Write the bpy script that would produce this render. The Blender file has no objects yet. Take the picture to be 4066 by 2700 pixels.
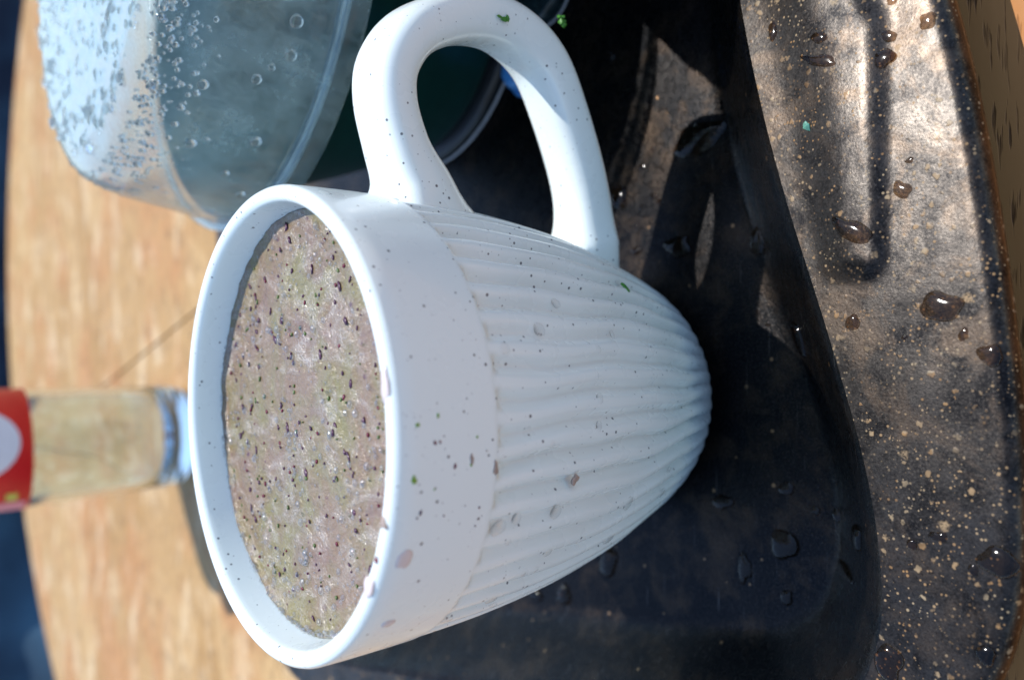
import bpy, bmesh, math, random
from mathutils import Vector, Matrix, noise
random.seed(7)
S = 0.01                      # everything below is authored in centimetres
scn = bpy.context.scene
COL = scn.collection
R = math.radians

# ------------------------------------------------------------------ camera
cam_d = bpy.data.cameras.new('camera'); cam = bpy.data.objects.new('camera', cam_d); COL.objects.link(cam)
CX, CY, CZ, PITCH, ROLL = 1.524, -14.501, 16.929, 0.711, 0.014
fw = Vector((0, math.cos(PITCH), -math.sin(PITCH))); rt = Vector((1, 0, 0)); up = rt.cross(fw)
ax = -(rt*math.sin(ROLL) + up*math.cos(ROLL)); ay = rt*math.cos(ROLL) - up*math.sin(ROLL); az = -fw
m = Matrix((ax, ay, az)).transposed().to_4x4(); m.translation = Vector((CX, CY, CZ))*S
cam.matrix_world = m
cam_d.sensor_width = 36; cam_d.lens = 3129/4066*36
cam_d.clip_start = 0.005; cam_d.clip_end = 200
cam_d.dof.use_dof = True; cam_d.dof.focus_distance = 0.155; cam_d.dof.aperture_fstop = 10.5
scn.camera = cam

# ------------------------------------------------------------------ light
SUN_EL, SUN_AZ = 66.0, 42.0     # azimuth counted from +X towards +Y
w = bpy.data.worlds.new('World'); scn.world = w; w.use_nodes = True
nt = w.node_tree; bg = nt.nodes['Background']
sky = nt.nodes.new('ShaderNodeTexSky'); sky.sky_type = 'NISHITA'; sky.sun_disc = False
sky.sun_elevation = R(SUN_EL); sky.sun_rotation = R(90-SUN_AZ); sky.ozone_density = 1.0; sky.air_density = 1.0; sky.dust_density = 0.2
nt.links.new(sky.outputs[0], bg.inputs[0]); bg.inputs[1].default_value = 0.15
sd = bpy.data.lights.new('sun', 'SUN'); sd.energy = 2.7; sd.angle = R(0.53); sd.color = (1, .965, .91)
sun = bpy.data.objects.new('sun', sd); COL.objects.link(sun)
dirs = Vector((math.cos(R(SUN_EL))*math.cos(R(SUN_AZ)), math.cos(R(SUN_EL))*math.sin(R(SUN_AZ)), math.sin(R(SUN_EL))))
sun.rotation_euler = dirs.to_track_quat('Z', 'Y').to_euler(); sun.location = dirs*2
scn.view_settings.view_transform = 'Standard'; scn.view_settings.look = 'None'
scn.view_settings.exposure = 0.85; scn.view_settings.gamma = 1
cy = scn.cycles; cy.use_denoising = True; cy.max_bounces = 14; cy.transmission_bounces = 12
cy.transparent_max_bounces = 24; cy.glossy_bounces = 5; cy.diffuse_bounces = 4
cy.sample_clamp_indirect = 6

# ------------------------------------------------------------------ node helpers
class Mat:
    def __init__(s, name):
        s.m = bpy.data.materials.new(name); s.m.use_nodes = True; s.t = s.m.node_tree
        s.b = s.t.nodes['Principled BSDF']; s.out = s.t.nodes['Material Output']
        s._co = None
    def n(s, typ, **kw):
        nd = s.t.nodes.new('ShaderNode'+typ)
        for k, v in kw.items(): setattr(nd, k, v)
        return nd
    def put(s, sock, v):
        if hasattr(v, 'links') or isinstance(v, bpy.types.NodeSocket): s.t.links.new(v, sock)
        elif isinstance(v, (tuple, list)) and len(v) == 3 and sock.type == 'RGBA': sock.default_value = (*v, 1)
        else: sock.default_value = v
    def co(s, rot=None, scale=None):
        if s._co is None:
            tc = s.n('TexCoord'); vm = s.n('VectorMath', operation='SCALE')
            s.t.links.new(tc.outputs['Object'], vm.inputs[0]); vm.inputs['Scale'].default_value = 100
            s._co = vm.outputs[0]
        if rot is None and scale is None: return s._co
        mp = s.n('Mapping'); s.t.links.new(s._co, mp.inputs[0])
        if rot: mp.inputs['Rotation'].default_value = rot
        if scale: mp.inputs['Scale'].default_value = scale
        return mp.outputs[0]
    def noise(s, scale, detail=3, rough=.5, co=None, dist=0):
        nd = s.n('TexNoise'); s.put(nd.inputs['Vector'], co or s.co()); nd.inputs['Scale'].default_value = scale
        nd.inputs['Detail'].default_value = detail; nd.inputs['Roughness'].default_value = rough
        nd.inputs['Distortion'].default_value = dist; return nd.outputs['Fac']
    def vor(s, scale, co=None, feature='F1'):
        nd = s.n('TexVoronoi', feature=feature); s.put(nd.inputs['Vector'], co or s.co()); nd.inputs['Scale'].default_value = scale
        return nd
    def ramp(s, fac, pts, interp='LINEAR'):
        nd = s.n('ValToRGB'); s.put(nd.inputs[0], fac); cr = nd.color_ramp; cr.interpolation = interp
        while len(cr.elements) < len(pts): cr.elements.new(.5)
        for e, (p, c) in zip(cr.elements, pts):
            e.position = p; e.color = (c, c, c, 1) if isinstance(c, (int, float)) else (*c, 1)
        return nd.outputs[0]
    def rng(s, v, a, b, c=0, d=1):
        nd = s.n('MapRange'); s.put(nd.inputs[0], v)
        for i, x in enumerate((a, b, c, d)): s.put(nd.inputs[i+1], x)
        return nd.outputs[0]
    def math(s, op, a, b=0, clamp=False):
        nd = s.n('Math', operation=op); nd.use_clamp = clamp; s.put(nd.inputs[0], a); s.put(nd.inputs[1], b); return nd.outputs[0]
    def mix(s, f, a, b, blend='MIX'):
        nd = s.n('Mix', data_type='RGBA', blend_type=blend); s.put(nd.inputs[0], f); s.put(nd.inputs[6], a); s.put(nd.inputs[7], b)
        return nd.outputs[2]
    def bump(s, h, strength=.3, dist=.0005):
        nd = s.n('Bump'); nd.inputs['Strength'].default_value = strength; nd.inputs['Distance'].default_value = dist
        s.put(nd.inputs['Height'], h); s.put(s.b.inputs['Normal'], nd.outputs[0]); return nd.outputs[0]
    def sep(s, v):
        nd = s.n('SeparateXYZ'); s.put(nd.inputs[0], v); return nd.outputs
    def set(s, **kw):
        names = dict(col='Base Color', rough='Roughness', metal='Metallic', spec='Specular IOR Level', ior='IOR',
                     trans='Transmission Weight', coat='Coat Weight', coatr='Coat Roughness', alpha='Alpha', sss='Subsurface Weight')
        for k, v in kw.items(): s.put(s.b.inputs[names[k]], v)
        return s
    def schlick(s, f0, normal=None):
        lw = s.n('LayerWeight'); lw.inputs['Blend'].default_value = .5
        if normal is not None: s.put(lw.inputs['Normal'], normal)
        return s.math('ADD', s.math('MULTIPLY', s.math('POWER', lw.outputs['Facing'], 4), .8), f0, clamp=True)
    def specks(s, scale, rmin, rmax, gate, soft=.35, co=None):
        """round spots: one per voronoi cell, random radius, present where the cell's random value passes the gate"""
        v = s.vor(scale, co); sc = s.n('SeparateColor'); s.put(sc.inputs[0], v.outputs['Color'])
        rad = s.rng(sc.outputs[0], 0, 1, rmin*scale, rmax*scale)
        d = s.math('DIVIDE', v.outputs['Distance'], rad)
        spot = s.rng(d, 1, 1-soft, 0, 1)
        g = s.math('LESS_THAN', sc.outputs[1], gate)
        return s.math('MULTIPLY', spot, g), sc.outputs[2]

# ------------------------------------------------------------------ mesh helpers
def link(name, verts, faces, mat, parent=None, smooth=True, loc=(0, 0, 0)):
    me = bpy.data.meshes.new(name); me.from_pydata([(x*S, y*S, z*S) for x, y, z in verts], [], faces)
    bm = bmesh.new(); bm.from_mesh(me); bmesh.ops.recalc_face_normals(bm, faces=bm.faces); bm.to_mesh(me); bm.free()
    if smooth:
        for p in me.polygons: p.use_smooth = True
    if mat: me.materials.append(mat.m)
    o = bpy.data.objects.new(name, me); COL.objects.link(o); o.location = Vector(loc)*S
    if parent: o.parent = parent
    return o
def thing(name, loc, label, cat, group=None, rz=0):
    o = bpy.data.objects.new(name, None); COL.objects.link(o); o.location = Vector(loc)*S; o.rotation_euler[2] = rz
    o.empty_display_size = .02
    return tag(o, label, cat, group)
def tag(o, label, cat, group=None):
    o['label'] = label; o['category'] = cat
    if group: o['group'] = group
    return o
def revolve(prof, n=128, rfun=None, closed=False):
    """prof: list of (r,z); returns verts, faces; r==0 ends become poles"""
    V = []; F = []; rows = []
    for k, (r, z) in enumerate(prof):
        if r <= 1e-6: rows.append([len(V)]); V.append((0, 0, z))
        else:
            row = []
            for i in range(n):
                a = 2*math.pi*i/n; rr = rfun(r, z, a, k) if rfun else r
                row.append(len(V)); V.append((rr*math.cos(a), rr*math.sin(a), z))
            rows.append(row)
    pairs = list(zip(rows[:-1], rows[1:]))
    if closed: pairs.append((rows[-1], rows[0]))
    for A, B in pairs:
        if len(A) == 1 and len(B) == 1: continue
        for i in range(n):
            j = (i+1) % n
            if len(A) == 1: F.append((A[0], B[i], B[j]))
            elif len(B) == 1: F.append((A[i], A[j], B[0]))
            else: F.append((A[i], A[j], B[j], B[i]))
    return V, F
def cr(pts, n=8, closed=False):
    """Catmull-Rom through points (tuples of any size)"""
    P = [Vector(p) for p in pts]; N = len(P); out = []
    for i in range(N if closed else N-1):
        g = (lambda k: P[k % N]) if closed else (lambda k: P[max(0, min(N-1, k))])
        p0, p1, p2, p3 = g(i-1), g(i), g(i+1), g(i+2)
        for t in [j/n for j in range(n)]:
            out.append(.5*((2*p1)+(p2-p0)*t+(2*p0-5*p1+4*p2-p3)*t*t+(3*p1-3*p2+p3-p0)*t**3))
    if not closed: out.append(P[-1])
    return out
def lerp_tab(x, T):
    if x <= T[0][0]: return T[0][1]
    for (a, u), (b, v) in zip(T, T[1:]):
        if x <= b: return u+(v-u)*(x-a)/(b-a)
    return T[-1][1]
def tube(path, r, n=10):
    V = []; F = []; P = [Vector(p) for p in path]; N = len(P)
    for i, p in enumerate(P):
        t = (P[min(N-1, i+1)]-P[max(0, i-1)]).normalized()
        u = t.cross(Vector((0, 0, 1))); u = u.normalized() if u.length > 1e-4 else Vector((1, 0, 0)); v = t.cross(u)
        rr = r(i/(N-1)) if callable(r) else r
        for k in range(n):
            a = 2*math.pi*k/n; q = p+(u*math.cos(a)+v*math.sin(a))*rr; V.append(tuple(q))
    for i in range(N-1):
        for k in range(n):
            F.append((i*n+k, i*n+(k+1) % n, (i+1)*n+(k+1) % n, (i+1)*n+k))
    F.append(tuple(range(n))); F.append(tuple(range((N-1)*n, N*n)))
    return V, F
def nz(x, y, z=0): return noise.noise(Vector((x, y, z)))
def smooth01(t): t = max(0, min(1, t)); return t*t*(3-2*t)

# ------------------------------------------------------------------ materials
M = {}
def mat(name): M[name] = Mat(name); return M[name]

a = mat('speckled_white_glaze')
sp, _ = a.specks(4.3, .018, .040, .95, .45); sp2, _ = a.specks(7.0, .010, .022, .5, .5)
stain = a.rng(a.noise(.35, 4, .6), .45, .8, 0, .35)
base = a.mix(stain, (.75, .81, .79), (.73, .755, .73))
base = a.mix(a.math('MULTIPLY', sp, .9), base, (.05, .055, .075)); base = a.mix(a.math('MULTIPLY', sp2, .6), base, (.16, .16, .18))
a.set(col=base, rough=a.rng(a.noise(1.2, 3), .3, .7, .22, .34), spec=.5, coat=.3, coatr=.07)
a.bump(a.noise(1.6, 2), .05, .0006)

a = mat('blackened_tray_metal')
n1 = a.noise(1.1, 6, .7, dist=.5); n2 = a.noise(6, 4, .65); n3 = a.noise(20, 4, .65)
base = a.mix(a.rng(n1, .38, .62), (.008, .008, .009), (.047, .042, .038))
base = a.mix(a.rng(a.noise(.8, 5, .7, dist=.8), .48, .62, 0, .7), base, (.075, .056, .042))
base = a.mix(a.rng(n3, .5, .8, 0, .5), base, (.105, .092, .080)); base = a.mix(a.rng(n3, .28, .46, .75, 0), base, (.008, .007, .007))
dn = a.n('TexNoise'); a.put(dn.inputs['Vector'], a.co()); dn.inputs['Scale'].default_value = 9; dn.inputs['Detail'].default_value = 3
dv = a.n('VectorMath', operation='MULTIPLY_ADD'); a.put(dv.inputs[0], dn.outputs['Color']); dv.inputs[1].default_value = (.14, .14, .14); a.put(dv.inputs[2], a.co()); dc = dv.outputs[0]
s1, r1 = a.specks(1.7, .03, .14, .34, .4, co=dc); s2, r2 = a.specks(4.5, .016, .075, .72, .4, co=dc); s3, r3 = a.specks(11, .01, .036, .85, .5)
wob = a.rng(n3, .38, .52, .1, 1); dens = a.rng(a.noise(.9, 4, .6), .40, .55, .25, 1)
dif = a.n('BsdfDiffuse'); a.put(dif.inputs[0], a.mix(r1, (.34, .19, .08), (.38, .29, .18)))
a.set(col=base, metal=.92, rough=a.rng(n1, .3, .7, .42, .30), spec=.5)
h = a.math('ADD', a.math('MULTIPLY', n3, .6), a.math('MULTIPLY', s2, .5)); bn = a.bump(a.math('ADD', h, n2), .16, .0003)
m1 = a.math('MAXIMUM', a.math('MULTIPLY', s1, wob), a.math('MAXIMUM', a.math('MULTIPLY', s2, dens), a.math('MULTIPLY', s3, dens)))
mx = a.n('MixShader'); a.put(mx.inputs[0], a.math('MULTIPLY', m1, .7)); a.t.links.new(a.b.outputs[0], mx.inputs[1]); a.t.links.new(dif.outputs[0], mx.inputs[2])
a.t.links.new(mx.outputs[0], a.out.inputs[0])

a = mat('tray_floor_coating')
n1 = a.noise(.5, 5, .62); n3 = a.noise(20, 3, .6); n2 = a.noise(5, 4, .65)
base = a.mix(a.rng(n1, .35, .7), (.008, .009, .011), (.018, .017, .017))
base = a.mix(a.rng(a.noise(.9, 5, .65, dist=.5), .48, .66, 0, .8), base, (.052, .036, .025))
base = a.mix(a.rng(n3, .52, .8, 0, .6), base, (.085, .072, .063)); base = a.mix(a.rng(n3, .28, .45, .75, 0), base, (.006, .006, .007))
s1, r1 = a.specks(3, .02, .07, .15, .5); base = a.mix(a.math('MULTIPLY', s1, .6), base, (.45, .27, .14))
sc = a.noise(3, 2, .5, co=a.co(rot=(0, 0, R(35)), scale=(.15, 9, 1))); base = a.mix(a.rng(sc, .68, .74, 0, .3), base, (.3, .27, .25))
a.set(col=base, metal=.9, rough=a.rng(n2, .3, .7, .20, .36), spec=.4); a.bump(a.math('ADD', n3, n2), .2, .0003)

def wood(name):
    a = mat(name)
    g = R(104)   # grain runs along the seam
    cg = a.co(rot=(0, 0, -g), scale=(.12, 1, 1))
    strip = a.n('TexVoronoi'); a.put(strip.inputs['Vector'], a.co(rot=(0, 0, -g), scale=(.05, .13, 1))); strip.inputs['Scale'].default_value = 1
    sc = a.n('SeparateColor'); a.put(sc.inputs[0], strip.outputs['Color'])
    fig = a.noise(1.1, 5, .6, co=cg, dist=.4)
    base = a.mix(fig, (.295, .158, .052), (.45, .272, .105))
    base = a.mix(a.rng(sc.outputs[0], 0, 1, 0, .7), base, (.54, .36, .17))
    base = a.mix(a.rng(a.noise(.13, 4, .6), .46, .62, 0, .8), base, (.43, .21, .08)); base = a.mix(a.rng(a.noise(.2, 4, .6, co=a.co(scale=(1, 1.6, 1))), .52, .66, 0, .6), base, (.66, .51, .32))
    yy = a.math('ADD', a.sep(a.co())[1], a.math('MULTIPLY', a.noise(.2, 3), 12))
    base = a.mix(a.rng(yy, -24, -32), base, a.mix(fig, (.33, .125, .034), (.50, .23, .075)))
    pores = a.noise(8, 2, .5, co=a.co(rot=(0, 0, -g), scale=(.1, 1, 1)))
    gate = a.rng(a.noise(.9, 2), .38, .6, .2, 1)
    pf = a.math('MULTIPLY', a.rng(pores, .55, .62), gate)
    base = a.mix(a.math('MULTIPLY', pf, .8), base, (.045, .018, .008))
    a.set(col=base, rough=a.rng(a.noise(2.5, 3), .3, .7, .5, .65), spec=.18)
    a.bump(a.math('MULTIPLY', pf, -1), .5, .0003)
    return a
wood('varnished_oak')

a = mat('water'); a.t.nodes.remove(a.b); g = a.n('BsdfGlass'); g.inputs['IOR'].default_value = 1.333; g.inputs['Roughness'].default_value = .05
a.t.links.new(g.outputs[0], a.out.inputs[0])
a = mat('tinted_bottle_water'); a.t.nodes.remove(a.b); g = a.n('BsdfGlass'); g.inputs['IOR'].default_value = 1.333; g.inputs['Color'].default_value = (.93, .98, 1, 1); g.inputs['Roughness'].default_value = 0; a.t.links.new(g.outputs[0], a.out.inputs[0])
a = mat('bottle_glass'); a.t.nodes.remove(a.b); g = a.n('BsdfGlass'); g.inputs['IOR'].default_value = 1.48; g.inputs['Color'].default_value = (.96, .985, .985, 1)
g.inputs['Roughness'].default_value = .0; a.t.links.new(g.outputs[0], a.out.inputs[0])

for nm, ior_, tc_ in (('thin_water_film', 1.22, (.99, .99, .99)), ('bubble_film', 1.45, (.95, .95, .95)), ('pooled_water', 1.33, (.60, .50, .40))):
  a = mat(nm); a.t.nodes.remove(a.b); tr = a.n('BsdfTransparent'); tr.inputs[0].default_value = (*tc_, 1); gl = a.n('BsdfGlossy'); gl.inputs['Roughness'].default_value = .09
  mx = a.n('MixShader'); a.put(mx.inputs[0], a.schlick(.03 if ior_ < 1.4 else .14)); a.t.links.new(tr.outputs[0], mx.inputs[1]); a.t.links.new(gl.outputs[0], mx.inputs[2]); a.t.links.new(mx.outputs[0], a.out.inputs[0])
def thin_plastic(name, lo, hi, ztop=None, tint=(.60, .82, .85)):
    a = mat(name); a.t.nodes.remove(a.b)
    tr = a.n('BsdfTransparent'); tr.inputs[0].default_value = (.95, .98, .99, 1)
    df = a.n('BsdfDiffuse'); df.inputs[0].default_value = (*tint, 1); tl = a.n('BsdfTranslucent'); tl.inputs[0].default_value = (*tint, 1)
    mx = a.n('MixShader'); mx.inputs[0].default_value = .5; a.t.links.new(df.outputs[0], mx.inputs[1]); a.t.links.new(tl.outputs[0], mx.inputs[2])
    n = a.noise(.7, 5, .65); f = a.noise(9, 3, .6)
    hz = a.rng(a.math('ADD', a.math('MULTIPLY', n, .7), a.math('MULTIPLY', f, .3)), .35, .65, lo, hi)
    if ztop is not None:
        z = a.sep(a.co())[2]; hz = a.math('ADD', hz, a.rng(z, ztop-.35, ztop+.05, 0, .42), clamp=True)
    m1 = a.n('MixShader'); a.put(m1.inputs[0], hz); a.t.links.new(tr.outputs[0], m1.inputs[1]); a.t.links.new(mx.outputs[0], m1.inputs[2])
    gl = a.n('BsdfGlossy'); gl.inputs['Roughness'].default_value = .09; 
    bp = a.n('Bump'); bp.inputs['Strength'].default_value = .2; bp.inputs['Distance'].default_value = .0004
    a.put(bp.inputs['Height'], a.math('ADD', f, a.math('MULTIPLY', n, 2))); a.t.links.new(bp.outputs[0], gl.inputs['Normal'])
    m2 = a.n('MixShader'); a.put(m2.inputs[0], a.schlick(.04, bp.outputs[0])); a.t.links.new(m1.outputs[0], m2.inputs[1]); a.t.links.new(gl.outputs[0], m2.inputs[2])
    a.t.links.new(m2.outputs[0], a.out.inputs[0]); return a
thin_plastic('misted_clear_plastic', .11, .38, 4.6)
thin_plastic('clear_plastic_lip', .08, .2)

def simple(name, col, rough=.4, var=.15, scale=3, **kw):
    a = mat(name); n = a.noise(scale, 4)
    dark = tuple(c*(1-var*2) for c in col); lite = tuple(min(1, c*(1+var)) for c in col)
    a.set(col=a.mix(n, dark, lite), rough=rough, **kw); a.bump(n, .1, .0003); return a
simple('dark_green_plastic', (.004, .036, .032), .36)
simple('black_plastic', (.012, .014, .017), .3)
simple('smoky_plastic', (.008, .020, .024), .25)
simple('wet_edge_highlight', (.45, .45, .46), .2)  # pale colour paints in the highlight along wet edges
simple('blue_silicone', (.06, .26, .60), .35)
simple('red_label_paper', (.62, .015, .03), .4, .08)
simple('white_print', (.66, .66, .74), .45, .05)
simple('yellow_print', (.55, .5, .08), .45, .05)
simple('pink_print', (.75, .28, .32), .45, .05)
simple('herb_green', (.05, .22, .02), .5, .3, 12)
simple('pale_green_pulp', (.22, .38, .05), .45, .3, 12)
simple('teal_crumb', (.10, .28, .20), .5, .3, 20)
simple('crimson_skin', (.16, .008, .03), .25, .3, 20)
simple('tan_residue', (.40, .30, .25), .5, .3, 14)
simple('pink_dribble', (.66, .57, .55), .15, .08, 6)
simple('white_crumb', (.65, .6, .52), .5, .1, 20)
simple('purple_peel', (.10, .030, .065), .25, .4, 14)
simple('green_shred', (.09, .14, .02), .4, .4, 14)
simple('dark_paving', (.05, .055, .06), .8, .3, .05)

a = mat('navy_denim'); n = a.noise(.022, 4, .6); n2 = a.noise(6, 2)
a.set(col=a.mix(a.rng(n, .40, .6), (.004, .012, .032), (.04, .10, .16)), rough=.9); a.bump(n2, .2, .001)

a = mat('berry_smoothie_froth')
st = a.co(scale=(1.25, .8, 1))
n1 = a.noise(.6, 4, .55, dist=.8); n2 = a.noise(1.0, 6, .7, dist=1.2, co=st); n3 = a.noise(7, 4, .6, co=st)
base = a.mix(a.rng(n1, .40, .60), (.225, .145, .085), (.205, .170, .060))
base = a.mix(a.rng(a.noise(.9, 4, .6, dist=.5), .52, .64, 0, .5), base, (.190, .105, .095))
base = a.mix(a.rng(n3, .52, .72, 0, .4), base, (.33, .27, .21)); base = a.mix(a.rng(n3, .30, .45, .45, 0), base, (.15, .105, .095))
lace = a.n('TexVoronoi', feature='DISTANCE_TO_EDGE'); a.put(lace.inputs['Vector'], a.co()); lace.inputs['Scale'].default_value = 11
lc = a.rng(lace.outputs['Distance'], .24, .02); patch = a.rng(n2, .48, .68)
base = a.mix(a.math('MULTIPLY', a.math('MAXIMUM', a.math('MULTIPLY', lc, 1), .42), a.math('MULTIPLY', patch, .75)), base, (.46, .42, .38))
s1, r1 = a.specks(3.2, .015, .08, .5, .7, co=a.co(scale=(1, .62, 1))); s2, r2 = a.specks(6, .012, .042, .5, .55)
nf = a.rng(n3, .36, .54, .2, 1)
base = a.mix(a.math('MULTIPLY', a.math('MULTIPLY', s1, nf), .9), base, a.mix(r1, (.075, .015, .045), (.10, .085, .03)))
base = a.mix(a.math('MULTIPLY', a.math('MULTIPLY', s2, nf), .8), base, a.mix(r2, (.10, .03, .05), (.12, .11, .04)))
a.set(col=base, rough=a.rng(n3, .3, .7, .06, .22), spec=.5, coat=.18, coatr=.04, sss=0)
a.bump(a.math('ADD', a.math('MULTIPLY', n3, 1.6), a.math('MULTIPLY', a.math('MULTIPLY', lc, patch), .5)), .55, .0007)

# ------------------------------------------------------------------ ground
gs = 6000
o = link('ground', [(-gs, -gs, -75), (gs, -gs, -75), (gs, gs, -75), (-gs, gs, -75)], [(0, 1, 2, 3)], M['dark_paving'], smooth=False)
o['kind'] = 'structure'

# ------------------------------------------------------------------ table: oval top in two halves with an open seam
TZ = -.12
table = thing('table', (9, 30, -75), 'oval varnished oak table under the tray, with a thin seam between its two halves', 'table')
def tabletop():
    cx, cy_, A, B = 9, 30, 55.5, 75
    p = Vector((3.17, 37.01)); d = Vector((-5.0, 20.4)).normalized(); nrm = Vector((d.y, -d.x))
    for side in (1, -1):
        outline = []
        N = 360
        pts = [Vector((cx+A*math.cos(2*math.pi*i/N), cy_+B*math.sin(2*math.pi*i/N))) for i in range(N)]
        s = [(q-p).dot(nrm)*side-.09 for q in pts]
        for i in range(N):
            j = (i+1) % N
            if s[i] >= 0: outline.append(pts[i])
            if (s[i] >= 0) != (s[j] >= 0):
                t = s[i]/(s[i]-s[j]); outline.append(pts[i].lerp(pts[j], t))
        c0 = sum(outline, Vector((0, 0)))/len(outline)
        V = []; F = []; n = len(outline)
        for inset, z in ((1.2, TZ-3), (.3, TZ-2.7), (0, TZ-2.2), (0, TZ-.5), (.12, TZ-.15), (.35, TZ)):
            for q in outline:
                e = (q-Vector((cx, cy_))); on = abs((q-p).dot(nrm)*side-.09) < 1e-3
                k = 0 if on else inset/e.length
                q2 = q-e*k
                V.append((q2.x-9, q2.y-30, z+75))
        for k in range(5):
            for i in range(n): F.append((k*n+i, k*n+(i+1) % n, (k+1)*n+(i+1) % n, (k+1)*n+i))
        F.append(tuple(range(n))); F.append(tuple(range(5*n, 6*n)))
        o = link('tabletop_half', V, F, M['varnished_oak'], table, smooth=False)
tabletop()
V, F = revolve([(0, 0), (30, 0), (30, 3), (12, 6), (7, 12), (6, 30), (8, 60), (14, 71.7), (0, 71.7)], 48)
link('pedestal', V, F, M['varnished_oak'], table)

# ------------------------------------------------------------------ navy fabric beyond the table
V = []; F = []; nx, nzr = 140, 60
for j in range(nzr+1):
    for i in range(nx+1):
        x = -110+240*i/nx; z = -74+92*j/nzr
        y = 128+3.5*nz(x*.05, z*.03, 1)*2+2.2*math.sin(x*.11+z*.05+4*nz(x*.02, z*.02))+6*nz(x*.015, z*.02, 9)+.16*max(0, z+10)
        V.append((x, y-128, z+74))
for j in range(nzr):
    for i in range(nx):
        k = j*(nx+1)+i; F.append((k, k+1, k+nx+2, k+nx+1))
n0 = len(V)
V += [(x, y+5, z) for x, y, z in V]
F += [tuple(n0+q for q in reversed(f)) for f in F]
W1 = nx+1
edge = [(i, i+1) for i in range(nx)]+[(nzr*W1+i, nzr*W1+i+1) for i in range(nx)]+[(j*W1, (j+1)*W1) for j in range(nzr)]+[(j*W1+nx, (j+1)*W1+nx) for j in range(nzr)]
F += [(p, q, q+n0, p+n0) for p, q in edge]
o = link('draped_fabric', V, F, M['navy_denim'], loc=(0, 128, -74.9))
tag(o, 'dark navy fabric hanging in soft folds behind the far table edge', 'fabric')

# ------------------------------------------------------------------ baking tray
TH = R(12.5); ct, st = math.cos(TH), math.sin(TH)
def t2w(x, y): return (x*ct-y*st, x*st+y*ct)
def w2t(x, y): return (x*ct+y*st, -x*st+y*ct)
tray = thing('baking_tray', (0, 0, 0), 'blackened metal baking tray with copper specks on its broad rim, under the mug', 'baking tray')
TCX, TCY = 5.5, 7.0
half_in = [(5.5, -6.6), (3, -6.68), (0, -6.93), (-2.5, -7.06), (-4.4, -6.93), (-5.7, -6.6), (-6.9, -5.85), (-7.6, -4.8), (-7.9, -3.4), (-7.95, 0), (-7.95, 8), (-7.95, 16.4), (-7.6, 18.5), (-6.6, 19.8), (-5, 20.4), (-2, 20.6), (2, 20.5), (5.5, 20.45)]
half_out = [(5.5, -10.47), (3.6, -10.44), (1.3, -10.27), (-1.6, -9.93), (-3.4, -9.61), (-5.1, -9.15), (-6.5, -8.45), (-7.8, -7.35), (-8.8, -5.9), (-9.35, -4), (-9.45, -1), (-9.45, 8), (-9.45, 16.8), (-9.2, 19.2), (-8.4, 21.1), (-6.9, 22.4), (-3, 23.7), (1.5, 24.6), (5.5, 24.9)]
def polar_fun(half):
    full = half+[(11-x, y) for x, y in reversed(half[1:-1])]
    P = cr([(x, y, 0) for x, y in full], 10, True)
    A = sorted((math.atan2(p.y-TCY, p.x-TCX), math.hypot(p.x-TCX, p.y-TCY)) for p in P)
    A = [(A[-1][0]-2*math.pi, A[-1][1])]+A+[(A[0][0]+2*math.pi, A[0][1])]
    import bisect
    K = [q[0] for q in A]
    def f(t):
        i = bisect.bisect_right(K, t)-1; i = max(0, min(len(A)-2, i)); u = (t-K[i])/(K[i+1]-K[i]+1e-12)
        return A[i][1]*(1-u)+A[i+1][1]*u
    return f
f_in, f_out = polar_fun(half_in), polar_fun(half_out)
HT = 2.0
def ridge(x, y):
    """height of the pressed ridge on the near rim, tray coordinates"""
    if y > 5: return 0
    x = min(x, 11-x) if x > 5.5 else x
    u = max(0, min(1, (x-1.4)/4.3)); cyy = -7.92-.72*u**1.0; hw = .60+.36*u
    px = max(1.4, x); back = y > cyy; d = math.hypot(x-px, (y-cyy)*(.60 if back else 1.0))
    e = d/hw
    return .15*smooth01((1-e)/(.95 if back else .6)) if e < 1 else 0
def flange_extra(x, y):
    return ridge(x, y)+.018*nz(x*.7, y*.7, 3)
NA = 1200
rows_floor = [0, .12, .24, .36, .48, .6, .7, .78, .84, .89]
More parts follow.
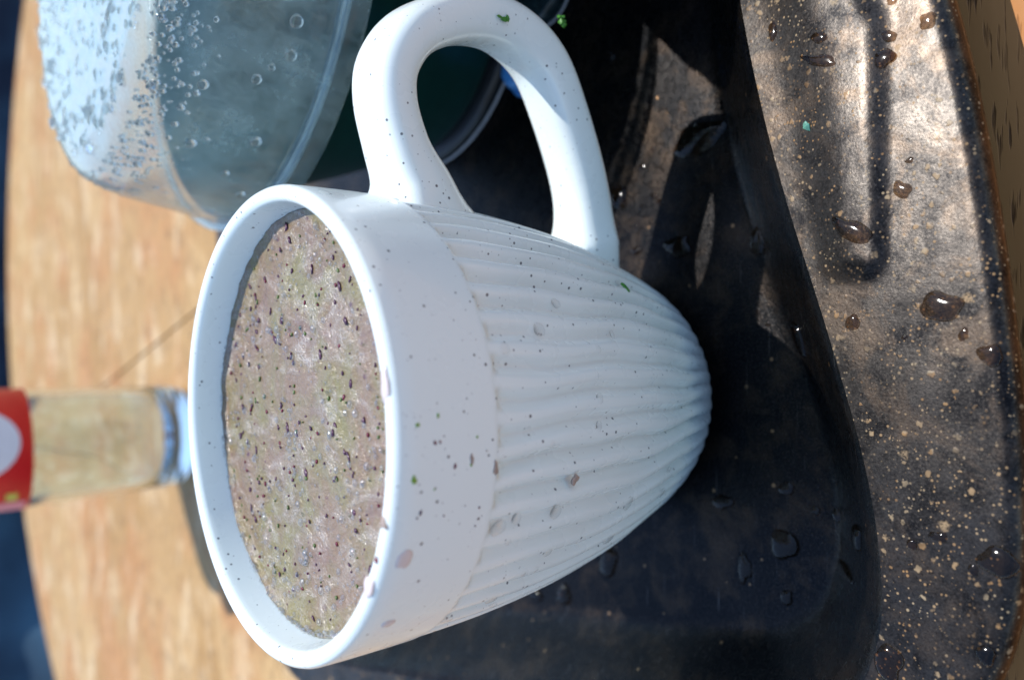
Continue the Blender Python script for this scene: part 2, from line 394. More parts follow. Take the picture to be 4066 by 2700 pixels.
def tray_mesh():
    angs = [-math.pi+2*math.pi*(i+.5)/NA for i in range(NA)]
    # rows: (kind, value, z) ; distance from the inner curve, inwards negative, outwards as a fraction of the rim
    V = []; fl = []
    fi = [f_in(t) for t in angs]; fo_ = [f_out(t) for t in angs]
    def ring(rf, zf):
        k0 = len(V)
        for t, ri, ro in zip(angs, fi, fo_):
            r = rf(ri, ro); x = TCX+r*math.cos(t); y = TCY+r*math.sin(t); X, Y = t2w(x, y); V.append((X, Y, zf(x, y)))
        return k0
    floor = []; V.append((*t2w(TCX, TCY), 0)); 
    for f in (.1, .2, .3, .4, .5, .6, .7, .78, .84, .89, .93, .96, .98, 1.0):
        floor.append(ring(lambda ri, ro: (ri-2.15)*f, lambda x, y: .012*nz(x*.4, y*.4)))
    wall = [floor[-1]]
    for d, z in ((2.0, .03), (1.85, .12), (1.65, .30), (1.3, .68), (.9, 1.12), (.55, 1.50), (.36, 1.69), (.22, 1.83), (.1, 1.93), (0, 1.975)):
        wall.append(ring(lambda ri, ro: ri-d, lambda x, y: z))
    NR = 26
    rim = [wall[-1]]
    for k in range(1, NR+1):
        f = k/NR
        rim.append(ring(lambda ri, ro: ri+(ro-.34-ri)*f, lambda x, y: HT-.025*(1-f)**3+flange_extra(x, y)*min(1, k/3, (NR-k)/2+.01)))
    edge = [rim[-1]]
    for d, z in ((.24, 1.985), (.14, 1.93), (.06, 1.84), (.01, 1.72), (0, 1.6), (.06, 1.5), (.18, 1.5), (.2, 1.62)):
        edge.append(ring(lambda ri, ro: ro-d, lambda x, y: z))
    # underside back to the centre
    under = [edge[-1]]
    under.append(ring(lambda ri, ro: ro-.32, lambda x, y: 1.86))
    for f in (.75, .5, .25, 0):
        under.append(ring(lambda ri, ro: ri+(ro-.4-ri)*f, lambda x, y: 1.9+ridge(x, y)*.9))
    under.append(ring(lambda ri, ro: ri-1.8, lambda x, y: -.06)); under.append(ring(lambda ri, ro: ri-2.3, lambda x, y: -.1))
    under.append(ring(lambda ri, ro: .1*ri, lambda x, y: -.1))
    return V, floor, wall, rim, edge, under
TV, t_floor, t_wall, t_rim, t_edge, t_under = tray_mesh()
def pick(rings, extra=()):
    F = list(extra)
    for a0, b0 in zip(rings[:-1], rings[1:]):
        for i in range(NA):
            j = (i+1) % NA; F.append((a0+i, a0+j, b0+j, b0+i))
    used = sorted({q for f in F for q in f}); mp = {q: i for i, q in enumerate(used)}
    return [TV[q] for q in used], [tuple(mp[q] for q in f) for f in F]
V, F = pick(t_floor+t_wall[1:], [(0, t_floor[0]+i, t_floor[0]+(i+1) % NA) for i in range(NA)]); link('basin', V, F, M['tray_floor_coating'], tray)
V, F = pick(t_rim+t_edge[1:]+t_under[1:], [tuple(t_under[-1]+i for i in range(NA))]); link('rim', V, F, M['blackened_tray_metal'], tray)

# ------------------------------------------------------------------ mug
mug = thing('mug', (0, 0, 0), 'white speckled ceramic mug with ribbed sides, full of frothy smoothie', 'mug')
HM = 10.77; ZG = 8.75
PR = [(.0, 2.45), (.12, 2.62), (.45, 2.93), (1.2, 3.28), (2.3, 3.63), (3.7, 4.02), (5.3, 4.31), (7, 4.48), (8.6, 4.54), (9.8, 4.545), (10.45, 4.53)]
NF = 50
def outer_r(z): return lerp_tab(z, PRS)
PRS = [(p.x, p.y) for p in cr([(z, r, 0) for z, r in PR], 8)]
def rib(z, ang):
    """flutes: rounded ribs between narrow grooves, with rounded upper ends"""
    ang += .010*math.sin(z*1.1+ang*5)+.006*math.sin(z*2.3+ang*11)
    c = math.cos(ang*NF*.5)            # 0 at groove centres every 1/60 turn
    c = abs(c)
    ends = ZG-.16*(c**2)*0
    zt = ZG-.02-.08*(1-math.sqrt(max(0, 1-(abs(math.sin(ang*NF*.5)))**2*.9)))
    k = smooth01((ZG-z)/.10)
    moat = math.exp(-((z-(zt-.05))/.055)**2)
    fade = smooth01((z-.1)/1.1)
    return (-.006*k-.19*(1-c*c)**1.7*smooth01((zt-z)/.2)*(1+.18*math.sin(ang*7+1)+.10*math.sin(ang*17)))*(.04+.96*fade)
prof = []; z = 0
zs = [0, .03, .07, .12, .2, .3, .45, .6, .8, 1.0, 1.2]+[1.2+.25*i for i in range(1, 29)]+[8.35]+[8.42+.02*i for i in range(0, 19)]+[8.85, 9.2, 9.6, 10.0, 10.2]
prof = [(outer_r(z), z) for z in zs]
kout = len(prof)
WT = .34
# lip
for i in range(1, 12):
    t = math.pi*i/12; prof.append((4.535-WT/2*(1-math.cos(t)) , 10.45+.22*math.sin(t)**.8+.0))
inn = [(4.20, 10.42), (4.15, 10.0), (4.13, 9.6), (4.1, 8.5), (4.0, 6), (3.6, 3.5), (2.9, 1.3), (2.0, .75), (0, .7)]
prof += inn
foot = [(0, .18), (1.9, .18), (2.05, .02), (2.15, -.0), (2.3, -.0)]
HTOP = 10.67
fullp = foot[:0]+[(0, .2), (1.95, .2), (2.05, .06), (2.12, .01), (2.3, .01)]+prof[0:1]+prof[1:]
off = 5
def rf(r, z, ang, k):
    kk = k-off
    if 0 <= kk < kout: return r+rib(z, ang)
    return r
V, F = revolve(fullp, 960, rf)
link('body', V, F, M['speckled_white_glaze'], mug)
# handle
AZ = R(-8)
mid = cr([(4.22, 7.86, 0), (4.85, 7.90, 0), (5.6, 8.22, 0), (6.43, 8.50, 0), (7.15, 8.47, 0), (7.88, 7.95, 0), (8.42, 6.85, 0), (8.52, 5.65, 0), (8.02, 4.5, 0), (6.92, 3.65, 0), (5.48, 2.85, 0), (4.3, 2.46, 0), (3.32, 2.28, 0)], 8)
V = []; F = []; n = 40; N = len(mid)
L = [0]
for p, q in zip(mid, mid[1:]): L.append(L[-1]+(q-p).length)
for i, p in enumerate(mid):
    t = (mid[min(N-1, i+1)]-mid[max(0, i-1)]).normalized(); nv = Vector((-t.y, t.x, 0))
    if nv.dot(p-Vector((6, 5.6, 0))) < 0: nv = -nv
    s0, s1 = L[i], L[-1]-L[i]
    fa = math.exp(-max(0, s0-.15)/.55); fb = math.exp(-max(0, s1-.75)/.42)
    g_ = i/(N-1); hw = .77-.12*g_+.30*fa+.20*fb; hto = .44+.16*g_+.20*fa; hti = .44+.16*g_+1.05*fa+.28*fb
    for k in range(n):
        a_ = 2*math.pi*k/n; ca, sa = math.cos(a_), math.sin(a_)
        e = .66
        u = math.copysign(abs(ca)**e, ca)*hw; vv = math.copysign(abs(sa)**e, sa)*(hto if sa > 0 else hti)
        # inner face of the loop is gently concave-flat
        q = p+nv*vv; rr, zz = q.x, q.y
        V.append((rr*math.cos(AZ)-u*math.sin(AZ), rr*math.sin(AZ)+u*math.cos(AZ), zz))
for i in range(N-1):
    for k in range(n): F.append((i*n+k, i*n+(k+1) % n, (i+1)*n+(k+1) % n, (i+1)*n+k))
F.append(tuple(range(n))); F.append(tuple(range((N-1)*n, N*n)))
link('handle', V, F, M['speckled_white_glaze'], mug)

# ------------------------------------------------------------------ smoothie
LZ = 9.9
smoothie = thing('berry_smoothie', (0, 0, LZ), 'frothy mauve and green berry smoothie with dark purple bits, filling the white mug', 'drink')
prof = [(0, 0)]+[(4.14*math.sqrt(i/70), 0) for i in range(1, 71)]
V, F = revolve(prof, 220)
V2 = []
for x, y, z in V:
    r = math.hypot(x, y); h = .05*nz(x*.5, y*.5, 2)+.035*nz(x*2.2, y*2.2, 4)+.022*nz(x*5, y*5, 5)+.008*nz(x*12, y*12, 7)
    h += .07*smooth01((r-3.95)/.2)
    V2.append((x, y, h))
k0 = len(V2); V2 += [(3.6*math.cos(2*math.pi*i/220), 3.6*math.sin(2*math.pi*i/220), -6.2) for i in range(220)]
last = k0-220
F += [(last+i, last+(i+1) % 220, k0+(i+1) % 220, k0+i) for i in range(220)]+[tuple(k0+i for i in range(220))]
# taper side in: keep below the inner wall
link('liquid', V2, F, M['berry_smoothie_froth'], smoothie)
ico = bmesh.new(); bmesh.ops.create_icosphere(ico, subdivisions=1, radius=1)
IV = [tuple(v.co) for v in ico.verts]; IF = [tuple(v.index for v in f.verts) for f in ico.faces]; ico.free()
ico = bmesh.new(); bmesh.ops.create_icosphere(ico, subdivisions=2, radius=1)
IV2 = [tuple(v.co) for v in ico.verts]; IF2 = [tuple(v.index for v in f.verts) for f in ico.faces]; ico.free()
def blobs(items, IV=IV, IF=IF):
    V = []; F = []
    for (x, y, z, sx, sy, sz, rot, jit) in items:
        k = len(V); c, s = math.cos(rot), math.sin(rot)
        for vx, vy, vz in IV:
            if jit: j = 1+jit*random.uniform(-1, 1)
            else: j = 1
            a_, b_ = vx*sx*j, vy*sy*j; V.append((x+a_*c-b_*s, y+a_*s+b_*c, z+vz*sz*j))
        F += [tuple(k+q for q in f) for f in IF]
    return V, F
def disc_pt(rm): 
    r = rm*math.sqrt(random.random()); t = random.uniform(0, 2*math.pi); return r*math.cos(t), r*math.sin(t)
def surf(x, y): return .05*nz(x*.5, y*.5, 2)+.035*nz(x*2.2, y*2.2, 4)
it = []
for _ in range(1300):
    x, y = disc_pt(4.05)
    if nz(x*.8, y*.8, 11) < .08 and random.random() < .85: continue
    s = random.choice((.016, .02, .026, .035, .055)); it.append((x, y, surf(x, y)+s*.2, s, s, s*.8, 0, 0))
for _ in range(420):
    t = random.gauss(R(205), R(55)); r = 4.13-abs(random.gauss(0, .05)); s = random.uniform(.02, .05)
    it.append((r*math.cos(t), r*math.sin(t), .07+s*.2, s, s, s, 0, 0))
for _ in range(150):
    x, y = disc_pt(3.95)
    if nz(x*.8, y*.8, 11) < .0 and random.random() < .6: continue
    q = random.uniform(.055, .10); it.append((x, y, surf(x, y)+.01, q, q, q*.7, 0, 0))
V, F = blobs(it, IV2, IF2); o = link('froth_bubbles', V, F, M['bubble_film'], smoothie); o['kind'] = 'stuff'
it = []
for _ in range(170):
    x, y = disc_pt(3.95); s = random.choice((.018, .024, .03, .04, .06)); it.append((x, y, surf(x, y)+.012, s*random.uniform(.8, 2.0), s, .018, random.uniform(-.5, 1.2), .45))
V, F = blobs(it); o = link('berry_bits', V, F, M['purple_peel'], smoothie); o['kind'] = 'stuff'
it = []
for _ in range(90):
    x, y = disc_pt(3.95); s = random.choice((.02, .03, .045)); it.append((x, y, surf(x, y)+.01, s*random.uniform(.8, 1.6), s, .02, random.uniform(0, 3), .3))
V, F = blobs(it); o = link('green_bits', V, F, M['green_shred'], smoothie); o['kind'] = 'stuff'
it = []
for _ in range(60):
    x, y = disc_pt(3.95); s = random.choice((.03, .045)); it.append((x, y, surf(x, y)+.01, s*random.uniform(.8, 1.5), s, .02, random.uniform(0, 3), .3))
V, F = blobs(it); o = link('crimson_bits', V, F, M['crimson_skin'], smoothie); o['kind'] = 'stuff'

# ------------------------------------------------------------------ green bowl, black base, blue cap, clear cup (behind the handle)
BX, BY = 13.2, 9.4
bowl = thing('green_bowl', (BX, BY, .02), 'dark green bowl standing in the tray beneath the misted clear cup', 'bowl')
P = [(0, .55), (4.2, .55), (4.75, .62), (4.95, .85), (5.2, 1.6), (5.9, 3.4), (6.7, 5.6), (7.6, 7.1), (7.78, 7.35), (7.68, 7.45), (7.5, 7.38), (6.5, 5.6), (5.7, 3.4), (4.9, 1.3), (4.2, 1.0), (0, 1.0)]
V, F = revolve([(p.x, p.y) for p in cr([(r, z, 0) for r, z in P], 4)], 128); link('wall', V, F, M['dark_green_plastic'], bowl)
V, F = revolve([(0, 0), (5.0, 0), (5.2, .06), (5.25, .3), (5.05, .52), (0, .52)], 128); link('foot', V, F, M['black_plastic'], bowl)
V, F = revolve([(5.24, .04), (5.31, .06), (5.31, .11), (5.24, .13)], 160, closed=True); link('foot_highlight_ring', V, F, M['wet_edge_highlight'], bowl)  # thin highlight on the foot edge, drawn as a pale ring

lid = thing('dark_zone_cap', (12.4, 3.3, .01), 'dark cap with painted edge highlight, added to darken the gap by the bowl foot', 'added cap')  # put in to make the zone beside the bowl foot dark
V, F = revolve([(0, 0), (1.12, 0), (1.17, .05), (1.15, .5), (1.05, .6), (0, .62)], 64); link('disc', V, F, M['smoky_plastic'], lid)
V, F = revolve([(1.14, .02), (1.2, .02), (1.2, .08), (1.15, .08)], 96, closed=True); link('edge_highlight_ring', V, F, M['wet_edge_highlight'], lid)  # edge highlight painted as a pale ring
fl = thing('shade_flask', (13.1, -.6, .02), 'tall dark flask added out of view to shade the tray beyond the mug handle', 'shade_flask')  # added vessel, never in view, casts the dark band on the tray floor
V, F = revolve([(0, 0), (1.85, 0), (2.0, .15), (2.0, 9.2), (1.9, 9.7), (1.75, 9.9), (1.75, 10.0), (0, 10.0)], 72); link('body', V, F, M['black_plastic'], fl)
V, F = revolve([(0, 10.0), (1.85, 10.0), (1.9, 10.1), (1.9, 11.3), (1.75, 11.5), (0, 11.5)], 72); link('stopper', V, F, M['smoky_plastic'], fl)
cupt = thing('plastic_cup', (BX, BY, 7.0), 'upturned clear plastic cup misted with droplets, resting on the green bowl', 'plastic cup')
# wide end down; the inside of the closed end carries condensation
Pc = [(8.12, .0), (8.16, .05), (8.14, .5), (8.0, .62), (7.86, .7), (7.74, 1.4), (7.55, 2.5), (7.36, 3.4), (7.15, 3.95), (6.8, 4.4), (6.2, 4.6), (5.5, 4.65), (2, 4.67), (0, 4.67)]
Pc = [(p.x, p.y) for p in cr([(r, z, 0) for r, z in Pc], 5)]
def cupr(r, z, a_, k):
    if .9 < z < 3.2: return r+.025*max(0, math.cos(a_*90))*smooth01((z-.9)/.3)*smooth01((1.9-z)/.6)
    return r
V, F = revolve(Pc, 360, cupr); link('shell', V, F, M['misted_clear_plastic'], cupt)
V, F = revolve([(7.95, .52), (8.17, .52), (8.19, .59), (8.17, .66), (7.95, .66)], 180, closed=True); link('bead', V, F, M['clear_plastic_lip'], cupt)
it = []
for _ in range(2600):
    x, y = disc_pt(6.4); d = nz(x*.7, y*.7, 20)
    s = random.choice((.03, .04, .06, .09, .14))*(1+.8*max(0, d)); it.append((x, y, 4.62, s*random.uniform(.8, 1.5), s, s*.5, random.uniform(0, 3), .12))
for _ in range(900):
    t = random.uniform(R(150), R(330)); z = 4.4-abs(random.gauss(0, .55)); r = lerp_tab(z, sorted((q[1], q[0]) for q in Pc if q[1] > .7 and q[0] > 6.7))-.03
    s = random.uniform(.03, .09); it.append((r*math.cos(t), r*math.sin(t), z, s*.45, s, s*random.uniform(1, 1.5), t, .1))
V, F = blobs(it); o = link('condensation', V, F, M['water'], cupt); o['kind'] = 'stuff'
it = []
for (t, z, s) in [(232, 1.5, .16), (238, 1.55, .17), (226, 2.1, .13), (229, 1.85, .1), (213, 1.6, .16), (202, 1.9, .12), (196, 1.2, .14), (247, 2.4, .1), (258, .9, .1), (208, 3.0, .15), (222, 3.2, .14), (243, 3.1, .13)]:
    t = R(t); r = lerp_tab(z, sorted((q[1], q[0]) for q in Pc if q[1] > .7 and q[0] > 6.7))+.0
    it.append((r*math.cos(t), r*math.sin(t), z, s*.35, s, s, t, .05))
V, F = blobs(it, IV2, IF2); o = link('large_drops', V, F, M['water'], cupt); o['kind'] = 'stuff'

cap = thing('blue_cap', (10.05, 4.15, .05), 'small bright blue silicone cap lying behind the mug handle', 'cap')
V, F = revolve([(0, .0), (.55, 0), (.62, .08), (.62, .5), (.5, .68), (.25, .75), (0, .76)], 48); link('dome', V, F, M['blue_silicone'], cap)
V, F = revolve([(.6, .02), (.78, .02), (.8, .08), (.76, .12), (.6, .12)], 48, closed=True); link('brim', V, F, M['blue_silicone'], cap)

# ------------------------------------------------------------------ glass bottle
bot = thing('glass_bottle', (-4.25, 38, TZ+.01), 'clear glass bottle with a red and white label, standing on the far tabletop', 'bottle')
Po = [(0, .35), (1.9, .3), (2.2, .02), (2.6, .02), (3.0, .4), (3.15, 1.2), (3.2, 3.5), (3.3, 6.5), (3.35, 9.0), (3.35, 16), (3.2, 17.5), (2.3, 20), (1.5, 22), (1.3, 24), (1.3, 25)]
Pi = [(1.0, 25), (1.0, 24), (1.2, 22), (2.0, 20), (2.85, 17.5), (3.0, 16), (3.0, 9), (2.95, 6.5), (2.9, 3.5), (2.75, 1.8), (2.2, 1.0), (1.2, .8), (0, .85)]
V, F = revolve([(p.x, p.y) for p in cr([(r, z, 0) for r, z in Po], 5)]+[(p.x, p.y) for p in cr([(r, z, 0) for r, z in Pi], 5)], 96)
link('glass', V, F, M['bottle_glass'], bot)
V, F = revolve([(0, .87), (1.2, .82), (2.2, 1.02), (2.73, 1.82), (2.88, 3.5), (2.93, 6.5), (2.98, 9), (2.98, 15.5), (2.9, 15.6), (0, 15.55)], 96)
w_ = thing('bottled_water', (-4.25, 38, TZ+.01), 'clear water inside the glass bottle with the red label', 'water'); link('liquid', V, F, M['tinted_bottle_water'], w_)
V, F = revolve([(0, 25.05), (1.45, 25.05), (1.5, 25.0), (1.5, 23.8), (1.36, 23.8), (1.36, 24.9), (0, 24.95)], 64); link('cap', V, F, M['red_label_paper'], bot)
lb = link('label', *revolve([(3.37, 8.9), (3.42, 8.9), (3.42, 15.5), (3.37, 15.5)], 128, closed=True), M['red_label_paper'], bot)
def patch(name, a0, a1, z0, z1, m_, oval=False, r0=3.425):
    V = []; F = []; nx, nz_ = 24, 40
    for j in range(nz_+1):
        v = (1-math.cos(math.pi*j/nz_))/2; zz = z0+(z1-z0)*v; half = math.sqrt(max(0, 1-(2*v-1)**2)) if oval else 1
        for i in range(nx+1):
            u = (i/nx*2-1)*half; t = R((a0+a1)/2+u*(a1-a0)/2); V.append(((r0)*math.cos(t), (r0)*math.sin(t), zz))
    k = len(V); V += [(x*1.006, y*1.006, z) for x, y, z in V]
    for j in range(nz_):
        for i in range(nx):
            q = j*(nx+1)+i; F.append((q, q+1, q+nx+2, q+nx+1)); F.append((k+q, k+q+nx+1, k+q+nx+2, k+q+1))
    return link(name, V, F, M[m_], lb)
patch('white_oval', 245, 320, 9.5, 15.3, 'white_print', True)
patch('yellow_mark', 222, 232, 9.55, 10.1, 'yellow_print')
patch('pink_panel', 196, 219, 9.1, 12.5, 'pink_print')

# ------------------------------------------------------------------ water drops
def drop_mesh(rx, ry, h, seed, wob=.14, n=28, rings=7):
    V = []; F = []
    prof = [(1.0, -.03/h if h else 0), (1.02, .10), (.99, .30), (.9, .55), (.74, .78), (.5, .93), (.25, .99)]
    for (pr, pz) in prof:
        for i in range(n):
            a_ = 2*math.pi*i/n
            k = 1+wob*(nz(math.cos(a_)*1.0+seed*3.1, math.sin(a_)*1.0, seed)*2)*pr
            V.append((pr*rx*k*math.cos(a_), pr*ry*k*math.sin(a_), pz*h))
    for j in range(len(prof)-1):
        for i in range(n): F.append((j*n+i, j*n+(i+1) % n, (j+1)*n+(i+1) % n, (j+1)*n+i))
    V.append((0, 0, h)); c = len(V)-1; b = (len(prof)-1)*n
    F += [(b+i, b+(i+1) % n, c) for i in range(n)]; F.append(tuple(range(n)))
    return V, F
def drop(x, y, z, rx, ry, rot, seed, label, group=None, matn='water', h=None, wob=.14, name='water_droplet', cat='water droplet'):
    h = h or .42*min(rx, ry)
    V, F = drop_mesh(rx, ry, max(h, .02), seed, wob)
    o = link(name, V, F, M[matn]); o.location = Vector((x, y, z))*S; o.rotation_euler[2] = rot
    return tag(o, label, cat, group)
FD = [(7.89, -5.65, 0.2, 0.09, 0), (7.4, -6.74, 0.12, 0.16, 0), (6.95, -6.75, 0.11, 0.38, 20), (7.08, -8.0, 0.11, 0.18, 25), (6.66, -7.92, 0.18, 0.19, 0), (7.14, -8.71, 0.15, 0.15, 0), (7.71, -8.09, 0.07, 0.11, 0), (4.7, -8.37, 0.06, 0.07, 0), (4.18, -8.21, 0.19, 0.14, -30), (1.99, -8.87, 0.25, 0.33, 10), (1.78, -7.26, 0.15, 0.14, 0), (1.48, -8.23, 0.05, 0.06, 0), (1.51, -9.22, 0.11, 0.09, 0), (1.17, -9.65, 0.19, 0.19, 0), (-2.31, -8.3, 0.1, 0.1, 0), (-2.1, -8.76, 0.11, 0.16, 0), (-2.37, -9.73, 0.28, 0.29, 0), (-2.58, -9.33, 0.1, 0.09, 0), (-3.99, -9.5, 0.17, 0.16, 0), (-4.64, -7.86, 0.36, 0.27, 0), (3.54, -7.31, 0.42, 0.19, -60)]
FL = {0: 'long dark drop on the inner edge of the sunlit tray rim', 1: 'round drop on the brightest stretch of the pressed ridge',
      2: 'long slanted drop lying across the sunlit pressed ridge', 3: 'slanted dark oval drop between the ridge and the rim edge',
      4: 'round near-black drop in the shadow line beside the ridge', 5: 'round drop nearest the outer tray edge in the sunlit corner of the photo',
      8: 'amber-bottomed drop just beyond the shadow line of the ridge, midway along it', 9: 'biggest round drop on the middle of the tray rim, past the ridge end',
      10: 'round drop between the ridge end and the inner lip', 13: 'ragged brown drop touching the outer tray edge',
      15: 'oval drop with a copper speck beside it on the shaded tray rim', 16: 'broad squarish puddle drop with three glints near the outer tray corner',
      18: 'reddish brown drop near the curved outer corner of the tray', 19: 'large brown drop spilling over the inner corner lip',
      20: 'long brown wet streak running off the rounded ridge end'}
def flange_z(x, y): return HT+flange_extra(*w2t(x, y))
for i, (x, y, rx, ry, r) in enumerate(FD):
    lab = FL.get(i); h = .38*min(rx, ry)
    if i in (16, 19, 20): h = .09
    drop(x, y, flange_z(x, y)-.005, rx, ry, R(-r), i, lab or 'small clear water droplet on the speckled tray rim', None if lab else 'small droplets on the tray rim', h=h, wob=.24, matn='pooled_water')
GD = [(1.44, -5.03, 0.43, 0.24, 0), (-2.46, -5.35, 0.1, 0.11, 0), (-2.49, -5.89, 0.17, 0.13, 0), (-2.92, -6.35, 0.3, 0.26, 0), (-3.44, -4.55, 0.36, 0.37, 0), (-3.68, -6.04, 0.17, 0.5, 0), (-4.19, -3.48, 0.37, 0.18, 0), (-4.64, -4.58, 0.21, 0.15, 0), (-2.62, -2.89, 0.19, 0.3, 0), (-2.05, -4.62, 0.15, 0.2, 0), (-4.92, 1.04, 0.48, 0.3, 0), (-6.3, 2.92, 0.31, 0.29, 0), (-6.61, 4.24, 0.2, 0.37, 0), (9.58, 0.66, 0.09, 0.12, 0), (6.66, -0.79, 0.07, 0.09, 0), (6.24, -0.43, 0.1, 0.14, 0), (5.49, 0.45, 0.32, 0.33, 0), (5.38, -0.8, 0.1, 0.13, 0), (5.17, -1.0, 0.08, 0.11, 0), (5.15, -0.37, 0.07, 0.09, 0), (4.59, -0.21, 0.07, 0.09, 0), (3.96, -0.16, 0.12, 0.16, 0), (6.68, -2.25, 0.42, 0.72, 0), (3.96, -1.6, 0.27, 0.41, 0), (3.82, -4.01, 0.33, 0.27, 0), (2.12, -3.95, 0.05, 0.06, 0), (1.82, -4.21, 0.06, 0.07, 0), (1.53, -4.23, 0.05, 0.05, 0)]
GL = {1: 'smaller of two round beads under the near tray lip, in shade', 2: 'larger of two round beads under the near tray lip, in shade', 7: 'small tall drop toward the dark left wall of the tray', 8: 'flat drop in the deep shade nearest the mug foot', 9: 'slim wide drop in the shade, halfway from mug foot to near lip',
      11: 'bright glinting drop beyond the left outline of the mug', 12: 'drop half hidden behind the left outline of the mug', 13: 'small bead farthest right on the lit strip of floor', 21: 'bead closest to the lower handle root', 0: 'brown oval drop on the sunlit inner wall, next to the near lip', 3: 'wide drop under the near lip, left of the mug in shade', 4: 'fan-shaped wet drop on the shaded floor',
      5: 'long flat puddle at the foot of the near wall in shade', 6: 'tall narrow drop alone in the darkest part of the floor', 10: 'long drop beside the left flank of the mug',
      16: 'big round drop with a bright glint beside the lower handle root', 22: 'large kidney-shaped puddle on the dark floor outside the handle', 23: 'faint flat puddle between the handle shadow and the mug foot',
      24: 'drop with a glint at the edge of the sunlit triangle of floor'}
def basin_z(x, y):
    tx, ty = w2t(x, y); t = math.atan2(ty-TCY, tx-TCX); d = f_in(t)-math.hypot(tx-TCX, ty-TCY)
    return lerp_tab(-d, [(-2.15, .0), (-2.0, .03), (-1.85, .12), (-1.65, .30), (-1.3, .68), (-.9, 1.12), (-.55, 1.5), (-.36, 1.69)])
for i, (x, y, rx, ry, r) in enumerate(GD):
    # follow the view line up the wall where the spot lies on it
    C = Vector((CX, CY, CZ)); P0 = Vector((x, y, 0)); z = 0
    for k in range(60):
        t = 1-k/60*.14; Pq = C.lerp(P0, t)
        if Pq.z >= basin_z(Pq.x, Pq.y): z = Pq.z; x, y = Pq.x, Pq.y
        if k and Pq.z >= basin_z(Pq.x, Pq.y): break
    z = basin_z(x, y); lab = GL.get(i)
    o = drop(x, y, z-.008, rx, ry, 0, i+40, lab or 'small clear bead of water on the dark tray floor', None if lab else 'small droplets on the tray floor', h=min(.14, .5*min(rx, ry)), wob=.26, matn='pooled_water')
    if z > .05:
        e = .05; g = Vector((basin_z(x+e, y)-basin_z(x-e, y), basin_z(x, y+e)-basin_z(x, y-e), 0))/(2*e)
        nrm = Vector((-g.x, -g.y, 1)).normalized(); o.rotation_euler = nrm.to_track_quat('Z', 'Y').to_euler()

def on_mug(theta, z, rad=None):
    t = R(theta); r = rad or outer_r(z); e = .05; sl = (outer_r(z+e)-outer_r(z-e))/(2*e) if rad is None else 0
    p = Vector((r*math.cos(t), r*math.sin(t), z)); nrm = Vector((math.cos(t), math.sin(t), -sl)).normalized()
    tan = Vector((-math.sin(t), math.cos(t), 0)); upv = nrm.cross(tan)
    mt = Matrix((tan, upv, nrm)).transposed().to_4x4(); mt.translation = p*S; return mt
MD = [(-72.1, 8.32, 0.101, 0.101), (-67.7, 7.37, 0.128, 0.128), (-60.4, 6.67, 0.101, 0.101), (-84.7, 6.05, 0.102, 0.086), (-91.3, 6.11, 0.102, 0.068), (-72.4, 5.84, 0.069, 0.051), (-68.0, 5.25, 0.084, 0.048), (-79.0, 6.05, 0.079, 0.034), (-111.4, 8.44, 0.146, 0.167), (-110.9, 7.05, 0.144, 0.133), (-110.0, 8.05, 0.127, 0.095), (-115.9, 8.1, 0.064, 0.064), (-123.3, 6.84, 0.093, 0.104), (-130.2, 4.6, 0.118, 0.157), (-116.5, 4.57, 0.152, 0.127), (-121.0, 2.85, 0.125, 0.084), (-111.0, 3.0, 0.068, 0.068), (-128.9, 7.26, 0.058, 0.058), (-129.0, 6.92, 0.059, 0.059), (-137.3, 7.68, 0.094, 0.141), (-142.1, 7.39, 0.048, 0.097), (-141.3, 8.54, 0.069, 0.139), (-149.0, 9.51, 0.069, 0.139), (-94.0, 7.41, 0.063, 0.063)]
ML = {0: 'round clear droplet on the mug, nearest the top of the ribs on the handle side', 1: 'broadest clear droplet on the handle side of the mug ribs', 2: 'clear droplet on the ribs closest to the handle, a third of the way down',
      3: 'clear droplet second from the left end of the middle column on the ribs', 4: 'clear droplet at the left end of the middle column of drops', 7: 'thin faint droplet in the middle column of drops',
      10: 'slanted clear droplet between the two largest on the ribs', 12: 'clear droplet halfway down the left side of the mug ribs', 13: 'wide clear droplet low at the left outline of the mug', 14: 'clear droplet left of centre, low where the ribs curve in',
      15: 'lowest large clear droplet, left of the mug foot', 16: 'small clear droplet above the mug foot, left of centre', 19: 'wide flat droplet near the left outline, just below the smooth band', 21: 'flat clear droplet on the left outline where the smooth band ends', 23: 'small clear droplet alone in the centre of the ribs', 8: 'largest clear droplet on the mug, at the top of a rib', 9: 'second largest clear droplet on the mug, lying across two ribs', 22: 'flat droplet bulging from the left outline of the mug just under its rim'}
for i, (t, z, rx, ry) in enumerate(MD):
    lab = ML.get(i)
    o = drop(0, 0, 0, rx, ry, 0, i+90, lab or 'small clear water droplet clinging to the ribbed white mug', None if lab else 'droplets on the mug', h=.13*min(rx, ry), wob=.08, matn='thin_water_film')
    o.matrix_world = on_mug(t, z)
o = drop(0, 0, 0, .095, .127, 0, 201, 'pinkish drip on the mug low left of the rim', matn='pink_dribble', h=.03, name='smoothie_drip', cat='drip'); o.matrix_world = on_mug(-133.1, 10.07)
o = drop(0, 0, 0, .17, .14, 0, 202, 'larger pinkish drip hanging just below the rim front left', matn='pink_dribble', h=.03, name='smoothie_drip', cat='drip'); o.matrix_world = on_mug(-113.9, 10.28)
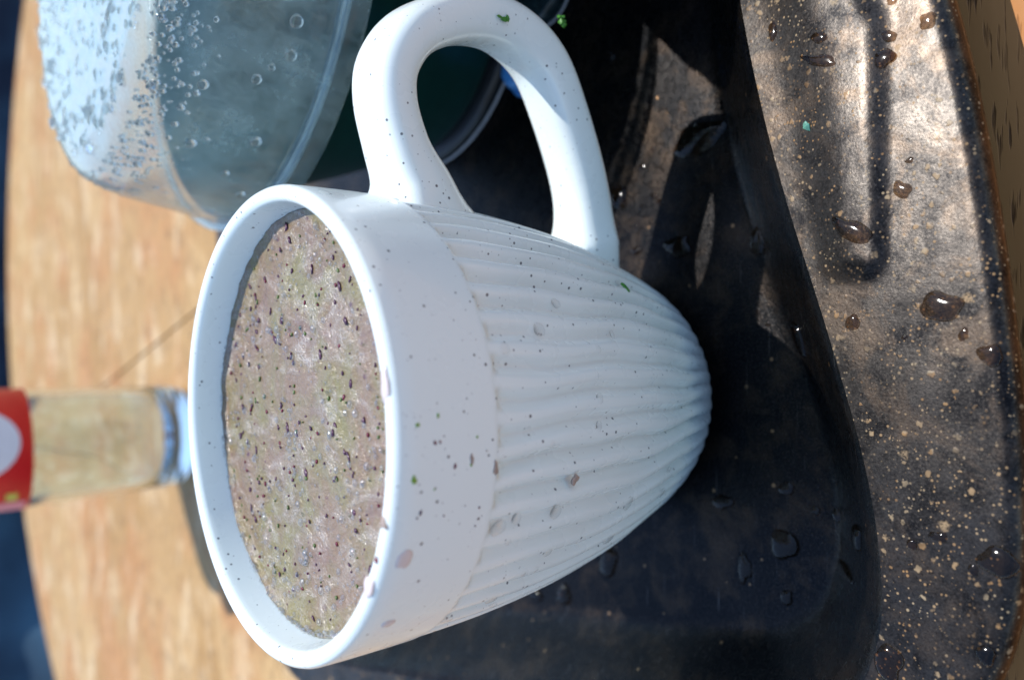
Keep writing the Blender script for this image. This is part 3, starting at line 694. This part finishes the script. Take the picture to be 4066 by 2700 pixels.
RS = [(-97.3, 8.71, .12, .05, 'tan_residue', 'tan smear where the ribs begin on the mug', 'residue'), (-103.5, 6.69, .1, .09, 'tan_residue', 'tan blot in the middle of the ribbed mug side', 'residue'),
      (-94.6, 9.22, .075, .035, 'tan_residue', 'faint tan spot on the smooth band of the mug', 'residue'), (-97.3, 10.3, .06, .05, 'pale_green_pulp', 'larger yellow-green pulp fleck on the smooth mug band', 'pulp fleck'),
      (-86.7, 10.25, .035, .035, 'pale_green_pulp', 'tiny green pulp fleck on the smooth mug band', 'pulp fleck'), (-90.5, 9.94, .05, .025, 'crimson_skin', 'crimson skin fleck on the smooth mug band', 'berry fleck'),
      (-49.0, 3.74, .085, .075, 'herb_green', 'bright green herb scrap stuck low on the mug ribs', 'herb scrap')]
for i, (t, z, rx, ry, m_, lab, cat) in enumerate(RS):
    o = drop(0, 0, 0, rx, ry, 0, 210+i, lab, matn=m_, h=.02, wob=.5, name=cat.replace(' ', '_'), cat=cat); o.matrix_world = on_mug(t, z)

for i in range(12):
    t = random.gauss(-94, 6); z = random.uniform(8.9, 10.35); m_ = random.choice(('crimson_skin', 'tan_residue', 'purple_peel', 'pale_green_pulp')); q = random.uniform(.010, .024)
    o = drop(0, 0, 0, q*random.uniform(.8, 1.8), q, 0, 400+i, 'tiny splashed fleck of smoothie on the smooth mug band below the rim', 'smoothie splashes on the mug', matn=m_, h=.02, wob=.5, name='smoothie_fleck', cat='smoothie fleck'); o.matrix_world = on_mug(t, z)
for i, (t, rx, ry, m_, lab) in enumerate([(-78.5, .26, .10, 'pink_dribble', 'pinkish smear on the near edge of the mug lip'), (-106, .10, .08, 'tan_residue', 'cream smear on the front left of the mug lip'), (-122, .2, .11, 'pink_dribble', 'wet pinkish smear on the left part of the mug lip'), (-114.5, .05, .045, 'crimson_skin', 'red berry skin fleck stuck on the mug lip')]):
    o = drop(4.37*math.cos(R(t)), 4.37*math.sin(R(t)), 10.655, rx, ry, R(t+90), 440+i, lab, matn=m_, h=.035, wob=.4, name='lip_smear' if i < 3 else 'berry_fleck', cat='smear' if i < 3 else 'berry fleck')
# small scraps on the handle, the rim and the tray
def scrap(name, loc, items, m_, label, cat):
    V = []; F = []
    for (x, y, z, sx, sy, sz, rot) in items:
        k = len(V); v, f = blobs([(x, y, z, sx, sy, sz, rot, .35)]); V += v; F += [tuple(k+q for q in g) for g in f]
    o = link(name, V, F, M[m_], loc=loc, smooth=False); return tag(o, label, cat)
scrap('herb_scrap', (8.25, -1.93, 6.2), [(0, 0, 0, .05, .05, .1, 0), (.02, 0, .1, .04, .03, .08, 0), (.05, 0, -.1, .08, .04, .05, 0)], 'herb_green', 'green herb stalk stuck on the face of the mug handle', 'herb scrap')
scrap('herb_leaf', (8.72, -1.75, 4.35), [(0, 0, 0, .1, .06, .06, .5), (.1, 0, .05, .07, .05, .05, 1), (-.06, 0, -.1, .06, .05, .07, 2), (.06, .03, -.13, .06, .04, .05, 1), (.12, 0, -.06, .05, .05, .05, 0)], 'herb_green', 'curled green herb leaf on the outer bend of the mug handle', 'herb leaf')
scrap('teal_crumb', (5.71, -6.42, flange_z(5.71, -6.42)+.02), [(0, 0, 0, .09, .08, .05, .5), (.07, .04, 0, .05, .05, .04, 1)], 'teal_crumb', 'teal crumb on the tray rim between inner lip and ridge', 'crumb')
for i in range(22):
    x = random.uniform(-1, 8.5); y = random.uniform(-13.6, -10.9)
    o = scrap('crumb', (x, y, TZ+.012), [(0, 0, 0, random.uniform(.02, .05), random.uniform(.015, .03), .012, random.uniform(0, 3))], 'white_crumb', 'tiny pale crumb on the dark oak table in front of the tray', 'crumb')
    o['group'] = 'crumbs on the near table'
